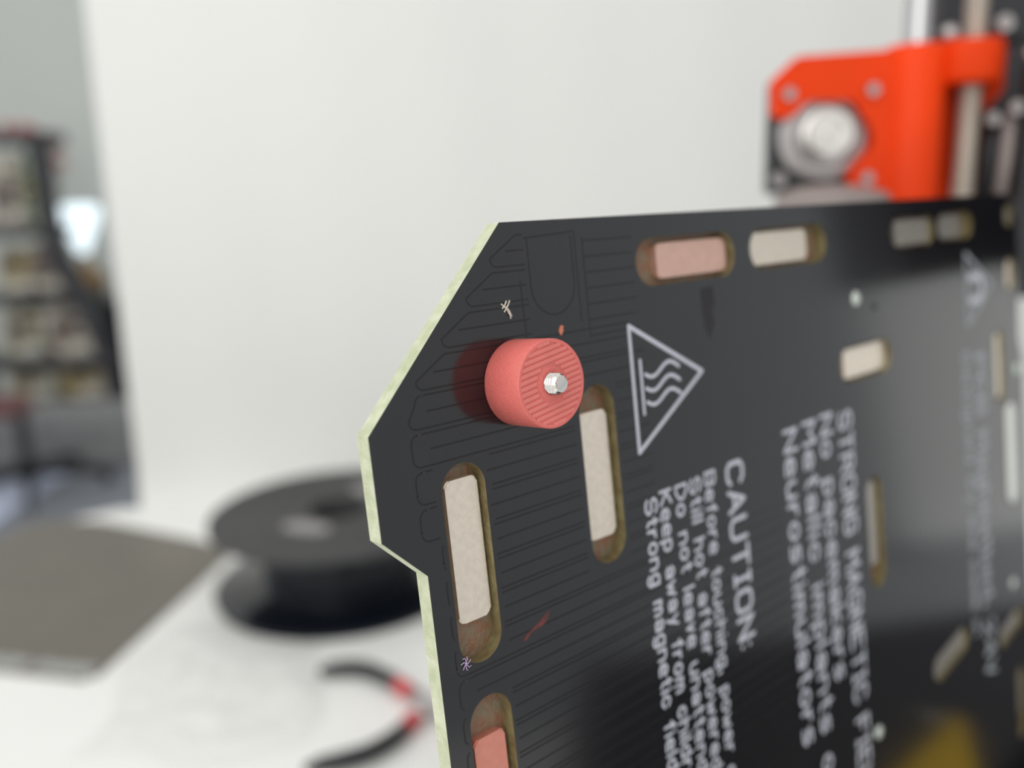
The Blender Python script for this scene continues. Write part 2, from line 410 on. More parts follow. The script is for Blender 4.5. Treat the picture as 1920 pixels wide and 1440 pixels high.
for vt, vbm in loops:
    uL = uleft(vbm) if vbm < 22 else -17.6
    uT = uleft(vt) if vbm < 22 else -17.6
    uR = 60 if vt > 30 else (23 if vbm > -4 else 2.2)
    if vbm > 3.2 or vbm > 0:
        uR = 26 if vt < 30 else 62
    top = arc(uT + 1.2, vt + 1.2, 1.2, 270, 180) if vt > -2 else [(uT + 0.9, vt), (uT + 0.2, vt + 0.4)]
    run(bm, [(uR, vt), (uT + 1.2, vt)] + top + [(uL, vbm - 1.2)][:1] + arc(uL + 1.2, vbm - 1.2, 1.2, 180, 90) + [(uR, vbm)])
    vm = (vt + vbm) / 2
    run(bm, [(uL + 3.0, vm), (uR, vm)])
for v in (-19.4, -17.0, -14.6, -12.2, -9.8, -7.4, -5.0): run(bm, [(14.4, v), (25.4 if v > -11.5 or v < -19.1 else 25.2, v)])
run(bm, [(14.2, -20), (14.2, -4.6)])
run(bm, [(3.0, -20.4), (3.0, -13.4)] + arc(7.4, -13.4, 4.4, 180, 0, 10) + [(11.8, -20.4)])
run(bm, [(1.0, -14.5), (1.4, 1.4)]); run(bm, [(2.4, -20.4), (12.6, -20.9), (12.6, -7.4)])
tr = obj('copper_trace', bm, M['track'], board, smooth=True); tag(tr, 'faint serpentine copper tracks raised under the black coating', kind='stuff')

# ---- white printing: a stroke font
G = {'A': '02 28 42;14 34', 'B': '02 08 38 47 46 35 05;35 44 43 32 02', 'C': '47 38 18 07 03 12 32 43', 'D': '02 08 28 46 44 22 02',
 'E': '42 02 08 48;05 35', 'F': '02 08 48;05 35', 'G': '47 38 18 07 03 12 32 43 45 25', 'I': '02 22;12 18;08 28', 'K': '02 08;48 05;15 42',
 'L': '08 02 42', 'M': '02 08 25 48 42', 'N': '02 08 42 48', 'O': '03 07 18 38 47 43 32 12 03', 'P': '02 08 38 47 46 35 05',
 'R': '02 08 38 47 46 35 05;25 42', 'S': '47 38 18 07 06 15 35 44 43 32 12 03', 'T': '22 28;08 48', 'U': '08 03 12 32 43 48', 'V': '08 22 48',
 '2': '07 18 38 47 46 02 42', '4': '32 38 04 44', 'a': '05 16 26 35 32;34 14 03 12 22 33', 'b': '08 02;05 16 26 35 33 22 12 03',
 'c': '35 26 16 05 03 12 22 33', 'd': '38 32;35 26 16 05 03 12 22 33', 'e': '04 34 35 26 16 05 03 12 32', 'f': '12 17 28;06 26',
 'g': '36 31 20 10 01;35 26 16 05 03 12 22 33', 'h': '08 02;05 16 26 35 32', 'i': '02 06;08 08', 'k': '08 02;36 04 32', 'l': '08 02',
 'm': '02 06;05 16 25 22;25 36 45 42', 'n': '02 06;05 16 26 35 32', 'o': '03 05 16 26 35 33 22 12 03', 'p': '00 06;05 16 26 35 33 22 12 03',
 'r': '02 06;04 16 26', 's': '36 16 05 14 24 33 22 02', 't': '18 13 22;06 26', 'u': '06 03 12 22 33;36 32', 'v': '06 12 26', 'w': '06 12 25 32 46',
 'y': '06 22;36 10', ',': '03 01', ':': '03 03;06 06', '!': '04 08;02 02', '.': '02 02'}
def stroke(bm, pts, wd, z, n=8):
    """flat ribbon with round ends, pts already in board (x, y)"""
    for i, p in enumerate(pts):
        z += 0.0011
        bm.faces.new([bm.verts.new((p[0] + wd / 2 * math.cos(2 * PI * k / n), p[1] + wd / 2 * math.sin(2 * PI * k / n), z)) for k in range(n)])
        if i:
            a, b = Vector(pts[i - 1]), Vector(p); t_ = b - a
            if t_.length < 1e-6: continue
            q = Vector((-t_.y, t_.x)).normalized() * wd / 2
            z += 0.0011
            bm.faces.new([bm.verts.new((c.x, c.y, z)) for c in (a + q, a - q, b - q, b + q)])
    return z
def line(text, uc, h, v0, idx, vi, wd, mk='silk', lab=None):
    """text running down the board: first letter centred on v0, letter idx centred on vi"""
    x = 0; cen = []; ws = []
    for ch in text:
        wch = 2.0 if ch == ' ' else (max(int(q[0]) for s_ in G[ch].split(';') for q in s_.split()))
        cen.append(x + wch / 2); ws.append(x); x += wch + 1.7
    k = (vi - v0) / (cen[idx] - cen[0]); off = v0 - cen[0] * k
    bm = NB(); hs = h / 6.0
    for ch, x0 in zip(text, ws):
        if ch == ' ': continue
        zz = 0.02
        for s_ in G[ch].split(';'):
            zz = stroke(bm, [(uc - h / 2 + (int(q[1]) - 2) * hs, YB - (off + (x0 + int(q[0])) * k)) for q in s_.split()], wd, zz)
    o = obj('lettering', bm, M[mk], board)
    if lab: o['label'] = lab
line('CAUTION:', 47.9, 4.6, 24.3, 7, 57.2, 0.85, lab='large white CAUTION heading running down the board')
line('Before touching, power off', 40.5, 2.75, 23.6, 17, 63.2, 0.52)
line('Still hot after powered off', 36.3, 2.75, 23.9, 16, 58.6, 0.52)
line('Do not leave unattended', 32.4, 2.75, 24.1, 13, 55.6, 0.52)
line('Keep away from children', 28.3, 2.75, 24.0, 15, 62.0, 0.52)
line('Strong magnetic field', 24.5, 2.75, 24.6, 18, 66.3, 0.52)
line('STRONG MAGNETIC FIELD!', 87.5, 4.9, 22.1, 14, 82.7, 0.85, lab='large white magnetic field warning heading')
line('No pacemakers', 80.0, 4.4, 21.6, 12, 74.7, 0.8)
line('Metallic implants or', 73.4, 4.4, 22.0, 16, 83.6, 0.8)
line('Neurostimulators', 66.6, 4.4, 22.2, 15, 83.4, 0.8)
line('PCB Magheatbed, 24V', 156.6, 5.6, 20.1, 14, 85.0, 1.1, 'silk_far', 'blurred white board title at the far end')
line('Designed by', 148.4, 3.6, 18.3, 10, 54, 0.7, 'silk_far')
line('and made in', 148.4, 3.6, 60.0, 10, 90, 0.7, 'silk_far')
# warning triangles
bm = NB()
def bl(pts): return [(u, YB - v) for u, v in pts]
T = [(22.9, -5.4), (22.9, 15.2), (40.7, 4.5)]
stroke(bm, bl(T + T[:1]), 0.75, 0.02, 12)
obj('warning_triangle', bm, M['silk'], board)['label'] = 'white hot surface triangle pointing right beside the pink spacer'
bm = NB(); stroke(bm, bl([(24.9, 0.4), (24.9, 9.2)]), 0.6, 0.02)
for v in (2.5, 4.8, 7.1):
    pts = []
    for k in range(17):
        s_ = k / 16; pts.append((25.9 + 8.6 * s_, v + 0.95 * math.sin(s_ * 2 * PI * 0.98 + 0.35)))
    stroke(bm, bl(pts), 0.62, 0.022)
obj('heat_symbol', bm, M['silk'], board)
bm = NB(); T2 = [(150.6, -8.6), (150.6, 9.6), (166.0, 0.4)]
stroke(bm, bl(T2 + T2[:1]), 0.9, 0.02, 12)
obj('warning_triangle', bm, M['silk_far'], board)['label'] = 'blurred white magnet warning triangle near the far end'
bm = NB(); stroke(bm, bl([(152.6, -2.4)] + arc(157, 0.6, 3.0, 270, 360, 6) + arc(157, 0.6, 3.0, 0, 90, 6) + [(152.6, 3.6)]), 2.0, 0.02, 12)
obj('magnet_symbol', bm, M['silk'], board)
# solder points, tinned pad
for u, v, r in ((94.9, -2.7, 1.55), (94.4, 95.1, 1.5), (173.9, 85.4, 1.6), (181.6, 25.4, 1.8), (102.8, -0.2, 0.9)):
    bm = NB(); lathe(bm, [(r, 0), (r * 0.9, 0.22), (r * 0.5, 0.34), (0, 0.38)], 20, Matrix.Translation(bpt(u, v, 0)))
    obj('solder_point', bm, M['solder' if r > 1 else 'darkgrey'], board, smooth=True)
bm = NB(); prism(bm, bl(stadium(172.2, 178.2, 34, 62)), 0, 0.35); obj('tinned_pad', bm, M['tin'], board)['label'] = 'bright white oblong pad at the far end of the board'
# marks on the board
def splat(name, pts, mk, lab, z=0.03):
    bm = NB(); prism(bm, bl(pts), 0.005, z); obj(name, bm, M[mk], board)['label'] = lab
bm = NB(); random.seed(2)
for a, b in (((-3.0, -11.6), (-1.7, -10.2)), ((-2.6, -10.4), (-1.4, -11.9)), ((-2.2, -11.2), (-1.3, -9.7)), ((-2.9, -10.9), (-2.0, -11.9)), ((-1.9, -10.4), (-1.5, -9.4))):
    a, b = bl([a, b]); tube(bm, [(a[0], a[1], 0.08), ((a[0] + b[0]) / 2, (a[1] + b[1]) / 2, 0.22), (b[0], b[1], 0.08)], 0.1, 6)
obj('lint_fleck', bm, M['lint'], board)['label'] = 'tiny pale fleck of lint above the pink spacer'
splat('salmon_fleck', [(7.6, -6.6), (8.0, -7.3), (8.5, -7.2), (8.4, -6.4), (8.0, -5.8), (7.7, -6.0)], 'speck', 'small salmon fleck above the pink spacer', 0.1)
splat('copper_scratch', [(-5.6, 37.0), (-4.6, 36.1), (-2.6, 35.4), (-0.6, 34.3), (0.1, 34.2), (-0.4, 35.4), (-1.4, 35.9), (-3.4, 36.1), (-4.8, 36.9)], 'scratch', 'dull copper scratch right of the long beige magnet')
bm = NB()
for k in range(7):
    a = 0.9 * k; c = bl([(-16.0, 36.3)])[0]
    tube(bm, [(c[0], c[1], 0.05), (c[0] + 0.5 * math.cos(a) * (0.6 + 0.1 * k), c[1] + 0.8 * math.sin(a), 0.2), (c[0] + 0.9 * math.cos(a + 0.4), c[1] + 1.0 * math.sin(a + 0.3), 0.1)], 0.05, 5)
obj('lint_fleck', bm, M['lilac'], board)['label'] = 'lilac tuft of lint at the bottom of the long magnet slot'
splat('dark_smear', [(42, -9.6), (45.6, -9.8), (46.0, -6.4), (45.0, -5.8), (45.4, -3.2), (43.6, -0.6), (42.6, -2.4), (42.2, -5.6)], 'smear', 'dark smear below the magnet with the painted pink reflection', 0.012)

# ------------------------------------------------------------------ spacer and screw (stand on the board face)
def on_board(name, u, v, lab, cat):
    return empty(name, P0 + UX * u - UY * v, lab, cat, mtx=BM)
SU, SV, SH, SR = -1.47, -0.3, 7.25, 6.15
sp = on_board('round_spacer', SU, SV, 'round pink silicone spacer with a ribbed face standing on the board', 'spacer')
bm = NB()
lathe(bm, [(1.5, 0.02), (SR - 0.15, 0.02), (SR, 0.2), (SR, SH - 0.12), (SR - 0.06, SH - 0.03), (SR - 0.16, SH), (SR - 0.55, SH - 0.03), (SR - 0.6, SH - 0.16), (2.75, SH - 0.16), (2.55, SH - 0.2), (2.2, SH - 0.08), (1.8, SH - 0.03), (1.5, SH - 0.1)], 96, close=True)
obj('body', bm, M['pink'], sp, smooth=True, auto=0.7)
# ribs on the face, turned 12 degrees
ang = math.radians(-9); k = -7
rr = SR - 0.5
for k in range(-7, 8):
    y = k * 0.79; half = math.sqrt(max(0, rr * rr - y * y))
    if half < 0.8: continue
    spans = [(-half, half)]
    if abs(y) < 2.75:
        q = math.sqrt(2.75 ** 2 - y * y); spans = [(-half, -q), (q, half)]
    for a, b in spans:
        bm = NB(); box(bm, a, b, y - 0.27, y + 0.27, SH - 0.3, SH - 0.015, Matrix.Rotation(ang, 4, 'Z') if False else Matrix.Rotation(-ang * 1.0, 4, 'Z'), bev=0.09, seg=2)
        obj('rib', bm, M['pinkrib'], sp)
sc = on_board('machine_screw', SU, SV, 'silver threaded screw tip poking out of the pink spacer', 'screw')
bm = NB(); prof = []; z = -2.6
n = 40; pitch = 0.5; turns = int((9.0 + 2.6) / pitch); rows = []
for i in range(turns * 8 + 1):
    pass
segs = 32; grid = []
zs = [-2.6 + 0.0625 * i for i in range(int((9.05 + 2.6) / 0.0625) + 1)]
for zz in zs:
    ring = []
    for k in range(segs):
        ph = ((zz / pitch) - k / segs) % 1.0
        tri = abs(ph * 2 - 1)
        r = 1.22 + 0.27 * min(1, max(0, tri * 1.25 - 0.1))
        if zz > 8.55: r = min(r, 1.5 - (zz - 8.55) * 0.75)
        ring.append(bm.verts.new((r * math.cos(2 * PI * k / segs), r * math.sin(2 * PI * k / segs), zz)))
    grid.append(ring)
for A, B in zip(grid, grid[1:]):
    for k in range(segs): bm.faces.new((A[k], A[(k + 1) % segs], B[(k + 1) % segs], B[k]))
bm.faces.new(grid[0][::-1])
bm.faces.new(grid[-1])
obj('threaded_shank', bm, M['steel'], sc, smooth=True, auto=0.6)
bm = NB(); box(bm, -0.9, 0.9, -0.25, 0.85, 8.9, 9.3, Matrix.Rotation(0.5, 4, 'Z'), bev=0.12)
obj('tip_facet', bm, M['steel'], sc)
bm = NB(); lathe(bm, [(0, -2.6), (2.6, -2.6), (2.6, -4.2), (1.6, -5.0), (0, -5.1)], 24)
obj('head', bm, M['steel'], sc, smooth=True, auto=0.7)

# ================================================================== 3D printer behind the board
pr = empty('desktop_printer', (200, 250, 0), '3D printer with orange plastic bracket, chrome rod and black frame', 'printer')
PO = Vector((200, 250, 0))
def pobj(name, bm, ms, parent=None, smooth=False, auto=None, off=None):
    bmesh.ops.translate(bm, vec=-PO, verts=bm.verts)
    return obj(name, bm, ms, parent or pr, smooth=smooth, auto=auto)
# low black base carrying everything
for a in ((-20, 480, 60, 90), (-20, 480, 450, 480), (-20, 10, 90, 450), (450, 480, 90, 450)):
    bm = NB(); box(bm, a[0], a[1], a[2], a[3], 30, 62, bev=2); pobj('frame_beam', bm, M['blackmetal'])
bm = NB(); box(bm, 10, 450, 90, 450, 40, 60); pobj('base_plate', bm, M['blackmetal'])
for x, y in ((0, 75), (465, 75), (0, 465), (465, 465)):
    bm = NB(); lathe(bm, [(0, 0), (14, 0), (15, 4), (12, 30), (0, 30)], 24, Matrix.Translation((x, y, 0))); pobj('rubber_foot', bm, M['black'], smooth=True, auto=0.7)
# rods
bm = NB(); lathe(bm, [(0, 60), (5.1, 60), (5.1, 545), (0, 545)], 48, Matrix.Translation((147.4, 336, 0))); pobj('smooth_rod', bm, M['chrome'], smooth=True, auto=0.7)
bm = NB(); prof = []; z = 60.0
while z < 540:
    prof += [(3.55, z), (4.05, z + 0.7), (4.05, z + 1.3), (3.55, z + 2.0)]; z += 2.4
lathe(bm, [(0, 60)] + prof + [(0, 540)], 24, Matrix.Translation((166.3, 333, 0))); pobj('lead_screw', bm, M['leadscrew'], smooth=True, auto=0.6)
# gantry end: orange bracket
br = bpy.data.objects.new('orange_bracket', None); C.objects.link(br); br.parent = pr
br['label'] = 'bright orange printed bracket'
bo = lambda n_, bm_, m_, **kw: pobj(n_, bm_, m_, br, **kw)
bm = NB()
pp = [(94.9, 329.4), (94.3, 341.6), (103.3, 349.6), (141.0, 351.2), (141.0, 299.0), (135.8, 303.0), (124.4, 303.3), (123.4, 308.0), (127.2, 313.5), (132.2, 318.4),
      (132.0, 322.4), (128.5, 327.4), (124.2, 334.3), (107.2, 334.8), (103.6, 330.0), (100.5, 328.4), (97.0, 328.4)]
prism(bm, pp, 0, 1, Matrix(((1, 0, 0, 0), (0, 0, 5, 331), (0, 1, 0, 0), (0, 0, 0, 1))))
bmesh.ops.bevel(bm, geom=list(bm.edges), offset=0.5, segments=2, affect='EDGES')
bo('motor_plate', bm, M['orange'])
bm = NB(); lathe(bm, [(5.15, 297.5), (10.4, 297.5), (10.4, 351.6), (9.6, 352.6), (5.15, 352.6)], 64, Matrix.Translation((147.2, 336, 0)), close=True); bo('rod_holder', bm, M['orange'], smooth=True, auto=0.7)
bm = NB(); lathe(bm, [(4.3, 338.2), (9.4, 338.2), (10.4, 339.0), (11.2, 340.5), (11.2, 352.4), (10.4, 353.2), (4.3, 353.2)], 48, Matrix.Translation((164.8, 333, 0)), close=True)
bo('nut_holder', bm, M['orange'], smooth=True, auto=0.7)
bm = NB(); box(bm, 141, 178, 346, 366, 297, 353, bev=1.5); bo('back_block', bm, M['orange'])
bm = NB(); prism(bm, [(178, 330), (184, 337), (184, 353), (176, 353), (176, 330)], 0, 1, Matrix(((1, 0, 0, 0), (0, 0, 18, 344), (0, 1, 0, 0), (0, 0, 0, 1)))); bo('side_rib', bm, M['orange'])
def pscrew(x, y, z, r=2.6, parent=br, d=(0, -1, 0)):
    bm = NB(); lathe(bm, [(0.9, 0.2), (0.9, 1.8), (r * 0.9, 1.9), (r, 1.4), (r, 0)][::-1], 20, place((x, y, z), d)); lathe(bm, [(0, 0.9), (1.0, 0.9)], 12, place((x, y, z), d))
    return pobj('screw', bm, M['zinc'], parent, smooth=True, auto=0.6)
for x, z in ((100.2, 336.8), (130.1, 337.4), (129.8, 306.6)):
    bm = NB(); lathe(bm, [(2.9, 0), (4.2, 0), (4.2, 0.6), (2.9, 0.6)], 24, place((x, 331.2, z), (0, -1, 0)), close=True); bo('screw_rim', bm, M['orange'], smooth=True, auto=0.6)
    pscrew(x, 331.4, z, 2.3)
# stepper motor behind the plate
mo = bpy.data.objects.new('stepper_motor', None); C.objects.link(mo); mo.parent = pr
bm = NB(); box(bm, 95.4, 137.2, 337.0, 344, 301.6, 342.0, bev=1.5); pobj('motor_body', bm, M['black'], mo)
bm = NB(); lathe(bm, [(0, 0), (16.6, 0), (16.6, 1.6), (15.4, 2.4), (11.6, 2.6), (10.9, 1.4), (0, 1.4)], 64, place((115.4, 338, 322.4), (0, -1, 0))); pobj('motor_flange', bm, M['zinc'], mo, smooth=True, auto=0.5)
bm = NB(); lathe(bm, [(0, 1.5), (9.2, 1.5), (9.2, 2.3), (8.2, 2.5), (8.2, 8.6), (7.9, 9.0), (4.4, 9.2), (4.2, 8.2), (2.6, 8.2), (2.5, 9.6), (0.5, 9.6), (0.3, 8.9), (0, 8.9)], 64, place((115.6, 337, 322.9), (0, -1, 0))); pobj('pulley', bm, M['steel'], mo, smooth=True, auto=0.5)
pscrew(99.3, 337.4, 307.0, 2.8, mo)
bm = NB(); lathe(bm, [(0, 296.0), (19.2, 296.0), (19.2, 299.8), (18.0, 301.8), (11, 304.2), (0, 305.2)], 64, Matrix.Translation((110.5, 312, 0))); pobj('round_cap', bm, M['greycap'], smooth=True, auto=0.7)
bm = NB(); lathe(bm, [(0, 62), (9, 62), (9, 296), (0, 296)], 24, Matrix.Translation((110.5, 318, 0))); pobj('cap_post', bm, M['black'], smooth=True, auto=0.7)
# dark frame plate and small hardware at the right
bm = NB(); box(bm, 171, 470, 372, 378, 268, 545, bev=1); pobj('frame_plate', bm, M['darkgrey'])
bm = NB(); box(bm, 186, 300, 330, 371, 262, 330, bev=3); pobj('carriage', bm, M['black'])
bm = NB(); box(bm, 302, 440, 262, 371, 282, 420, bev=3); pobj('extruder', bm, M['black'])
for x0 in (395, 445):
    bm = NB(); lathe(bm, [(0, 60), (6, 60), (6, 545), (0, 545)], 24, Matrix.Translation((x0, 384, 0))); pobj('smooth_rod', bm, M['chrome'], smooth=True, auto=0.7)
for x, y, z, r in ((173.4, 328, 358.0, 3.0), (182.6, 326, 347.6, 2.4), (178.0, 324, 329.4, 2.6), (172.2, 328, 326.0, 2.4)):
    pscrew(x, y, z, r, pr)
bm = NB(); tube(bm, [(156.3, 331, 352.6), (156.3, 330, 356.5), (157.4, 329, 357.6)], [2.6, 3.4, 1.8], 16); pobj('cable_clip', bm, M['zinc'], smooth=True)
bm = NB(); box(bm, 166, 190, 334, 372, 353.8, 357, bev=0.8); pobj('lug_cover', bm, M['black'])
bm = NB(); tube(bm, [(179.0, 328, 327), (178.6, 328, 312), (177.6, 328, 297)], 2.2, 16); pobj('cable_sleeve', bm, M['greycap'], smooth=True)
bm = NB(); tube(bm, [(174.4, 330, 324), (174.0, 330, 312), (173.6, 330, 297)], 1.8, 16); pobj('cable_sleeve', bm, M['black'], smooth=True)
bm = NB(); box(bm, 181.5, 200, 322, 329, 262, 345, bev=2); pobj('cable_guard', bm, M['black'])
bm = NB(); tube(bm, [(181.2, 320, 331.6), (183.4, 319, 334.2), (186.0, 318, 336)], 1.3, 10); pobj('wire', bm, M['amber'], smooth=True)
bm = NB(); tube(bm, [(182.2, 318, 335.0), (184.0, 317.5, 337.4), (187.0, 317, 338.6)], 1.2, 10); pobj('wire', bm, M['redgrip'], smooth=True)
# power supply beside the board (the board mirrors it)
BX = Vector((0.751, 0.660, 0)); BN = Vector((0.660, -0.751, 0)); BO = Vector((80, 155, 0))
PM = Matrix((BX, BN, Vector((0, 0, 1)))).transposed().to_4x4(); PM.translation = BO
bm = NB(); box(bm, 0, 232, 24, 81, 62, 100, PM, bev=1.5); ps = pobj('power_supply', bm, M['black'])
bm = NB(); prism(bm, [(196, 54.5), (40, 53), (40, 30), (150, 30)], 100, 100.35, PM); pobj('sticker', bm, M['yellow'], ps).location = (0, 0, 0)
bm = NB(); lathe(bm, [(0, 1.6), (3.4, 1.4), (4.2, 0)], 20, PM @ Matrix.Translation((186, 62, 100))); pobj('screw', bm, M['zinc'], ps, smooth=True).location = (0, 0, 0)

# ================================================================== things on the table
# ---- filament spool lying flat
so = empty('filament_spool', (-145, 660.5, 0), 'black filament spool lying flat on the white table', 'spool')
bm = NB(); lathe(bm, [(27, 56.5), (99, 56.5), (100, 57.2), (100, 60.4), (99.3, 61), (27, 61)], 128, close=True); obj('upper_flange', bm, M['spool'], so, smooth=True, auto=0.6)
bm = NB(); lathe(bm, [(27, 0.2), (99.3, 0.2), (100, 1), (100, 4), (99, 4.6), (27, 4.6)], 128, close=True); obj('lower_flange', bm, M['spoolgloss'], so, smooth=True, auto=0.6)
bm = NB(); lathe(bm, [(24, 0.2), (28, 0.2), (28, 61.4), (24, 61.4)], 64, close=True); obj('hub', bm, M['spool'], so, smooth=True, auto=0.6)
bm = NB(); prof = [(28, 4.6)]; z = 4.7
while z < 56.3: prof += [(61.4, z), (62.2, z + 0.45), (62.2, z + 1.3), (61.4, z + 1.7)]; z += 1.75
lathe(bm, prof + [(28, 56.5)], 128); obj('wound_filament', bm, M['filament'], so, smooth=True, auto=0.8)
for a in range(9):                                  # radial embossed ribs on the upper flange, as fine concentric rings
    r = 36 + a * 7; bm = NB(); lathe(bm, [(r, 61), (r + 0.4, 61.5), (r + 1.6, 61.5), (r + 2, 61)], 96); obj('ring_rib', bm, M['spool'], so, smooth=True, auto=0.6)
for ang_ in (-112, 62):  # highlights on the flange, painted as two grey ovals
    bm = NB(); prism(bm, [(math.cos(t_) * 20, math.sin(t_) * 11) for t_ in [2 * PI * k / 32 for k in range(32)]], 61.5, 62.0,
          Matrix.Rotation(math.radians(ang_), 4, 'Z') @ Matrix.Translation((44, 0, 0)) @ Matrix.Rotation(PI / 2, 4, 'Z')); obj('flange_highlight', bm, M['spoolglare'], so)
# ---- steel sheet
sh = empty('steel_sheet', (-420, 650, 0), 'grey-brown flexible steel print sheet lying flat left of the spool', 'print sheet')
bm = NB()
shp = [(-282, 515), (-254, 724), (-300, 752), (-413, 806), (-472, 809), (-486, 766), (-640, 700), (-620, 590), (-350, 530)]
prism(bm, [(x + 420, y - 650) for x, y in shp], 0.3, 1.2)
bmesh.ops.bevel(bm, geom=[e for e in bm.edges if abs(e.verts[0].co.z - e.verts[1].co.z) > 0.5], offset=6, segments=4, affect='EDGES')
obj('sheet_body', bm, M['peisheet'], sh)
d = Vector((-69, 15.3, 0)).normalized(); nrm = Vector((0.216, 0.976, 0))
for (a, b) in ((8, 52), (60, 108), (116, 190)):
    bm = NB(); rows_ = 3
    for r_ in range(rows_):
        x = a
        while x < b:
            l = random.uniform(1.5, 4)
            p = Vector((-282, 515, 0)) + d * x + nrm * (5 + r_ * 4.6); q = p + d * min(l, b - x)
            pts = [p, q, q + nrm * 2.6, p + nrm * 2.6]
            prism(bm, [(k.x + 420, k.y - 650) for k in pts], 1.2, 1.26); x += l + 1.2
    tag(obj('printed_lettering', bm, M['sheetink'], sh), 'pale unreadable small print along the front edge', kind='stuff')

# ---- pliers
pl = empty('pliers', (-60, 466, 0), 'pliers with black curved handles and red collars lying open on the table', 'pliers')
def ph(name, pts, r, mk):
    bm = NB(); P = [Vector(p) - Vector((-60, 466, 0)) for p in pts]
    tube(bm, P, r, 14); obj(name, bm, M[mk], pl, smooth=True)
ph('handle', [(-133, 511, 6), (-127, 513.5, 6.2), (-116, 515, 6.5), (-105, 513.5, 6.5), (-96, 508, 6.5), (-87, 501, 6.5), (-80, 494, 6.5)], [2.5, 4.4, 5, 5, 5, 4.8, 4.4], 'black')
ph('handle', [(-120, 414, 6), (-112, 417.5, 6.2), (-100, 420.5, 6.5), (-88, 426, 6.5), (-79, 434, 6.5), (-73, 442, 6.5), (-70, 448, 6.5)], [2.5, 4.4, 5, 5, 5, 4.8, 4.4], 'black')
ph('grip_collar', [(-80, 494, 6.5), (-75, 488.5, 6.5), (-70, 484, 6.5)], [4.6, 5, 4], 'redgrip')
ph('grip_collar', [(-70, 448, 6.5), (-67.5, 454, 6.5), (-64.5, 460, 6.5)], [4.6, 5, 4], 'redgrip')
ph('arm', [(-70, 484, 6.5), (-62, 476, 6), (-52, 468, 6), (-40, 463, 5)], [3.6, 4.4, 4.6, 4.4], 'zinc')
ph('arm', [(-64.5, 460, 6.5), (-58, 465, 6), (-48, 471, 6), (-38, 474, 5)], [3.6, 4.4, 4.6, 4.4], 'zinc')
ph('jaw', [(-40, 464, 5), (-26, 466, 5), (-8, 469, 4)], [4.6, 5, 2.4], 'zinc')
ph('jaw', [(-40, 473.6, 5), (-26, 474.5, 5), (-8, 472.6, 4)], [4.6, 4.6, 2.4], 'zinc')
bm = NB(); lathe(bm, [(0, 1.5), (5.5, 1.5), (5.5, 11.4), (4.6, 12.2), (0, 12.4)], 24, Matrix.Translation((10, 3, 0))); obj('pivot', bm, M['steel'], pl, smooth=True, auto=0.6)

# ---- crumpled clear bag
bm = NB(); nx, ny = 70, 60; rows = []
from mathutils import noise as mn
for i in range(nx + 1):
    r_ = []
    for j in range(ny + 1):
        x = -262 + 130 * i / nx + 10 * math.sin(j * 0.12); y = 430 + 155 * j / ny + 8 * math.sin(i * 0.11)
        v = mn.noise(Vector((x * 0.035, y * 0.035, 0))) ; v2 = mn.noise(Vector((x * 0.09, y * 0.09, 3)))
        e = min(1, min(i, nx - i, j, ny - j) / 8)
        r_.append(bm.verts.new((x, y, 1.5 + e * (2.0 + 7 * abs(v) + 2.2 * abs(v2)))))
    rows.append(r_)
for i in range(nx):
    for j in range(ny): bm.faces.new((rows[i][j], rows[i + 1][j], rows[i + 1][j + 1], rows[i][j + 1]))
tag(obj('plastic_bag', bm, M['film'], smooth=True, off=(-200, 500, 0)), 'crumpled clear plastic bag lying on the table in front of the steel sheet', 'bag')

# ================================================================== far left background
# ---- black shelf rack
rk = empty('shelf_rack', (-1950, 3640, -740), 'black metal ladder shelf rack behind the table at the left', 'shelf')
def rb(name, bm, mk, **k):
    bmesh.ops.translate(bm, vec=(1950, -3640, 740), verts=bm.verts); return obj(name, bm, M[mk], rk, **k)
side = [(-1862, 560), (-1866, 300), (-1862, 150), (-1832, 30), (-1775, -100), (-1722, -250), (-1690, -400), (-1676, -560), (-1672, -740)]
for (a, b), (c, d_) in zip(side, side[1:]):
    bm = NB(); v = Vector((c - a, 0, d_ - b)); L_ = v.length; q = v.to_track_quat('Z', 'Y').to_matrix().to_4x4()
    box(bm, -34, 34, -34, 34, -8, L_ + 8, Matrix.Translation((a, 3600, b)) @ q, bev=3); rb('side_bar', bm, 'blackmetal')
for X, Y in ((-2320, 3600), (-2320, 3790), (-1935, 3790)):
    bm = NB(); box(bm, X - 15, X + 15, Y - 12, Y + 12, -740, 560, bev=3); rb('rear_post' if Y > 3700 else 'side_bar', bm, 'blackmetal')
for z, xr in ((545, -1850), (176, -1880), (-98, -1770), (-372, -1690), (-556, -1676)):
    bm = NB(); box(bm, -2330, xr, 3590, 3800, z - 23, z + 23, bev=3); rb('shelf_board', bm, 'blackmetal')
def bundle(x0, x1, z0, z1, mk, lab, grp, Y=3695, sg=0):
    e_ = empty('fabric_bundle' if grp == 'folded printed fabrics on the shelf rack' else 'storage_box', ((x0 + x1) / 2, Y, z0), lab, 'fabric' if 'fabric' in lab else 'box', grp)
    bm = NB(); random.seed(int(x0 + z0)); n_ = max(2, int((z1 - z0) / 60)); h_ = (z1 - z0) / n_
    for k in range(n_):
        dx = random.uniform(-8, 8)
        bm = NB(); box(bm, -(x1 - x0) / 2 + dx * 0.6, (x1 - x0) / 2 + dx * 0.6 - 4, -55, 55, k * h_ + 1, (k + 1) * h_ - 1, bev=min(22, h_ * 0.42), seg=3)
        obj('fold', bm, M[mk], e_, smooth=True)
G1 = 'folded printed fabrics on the shelf rack'
bundle(-2120, -1980, 200, 480, 'cloth1', 'cream printed fabric stack at the left of the top tier of the black rack', G1)
bundle(-1970, -1892, 200, 500, 'cloth4', 'green and pale blue printed fabric beside the upright bar, top tier', G1)
bundle(-2130, -2000, -74, 110, 'cloth2', 'cream fabric stack at the left of the second tier', G1)
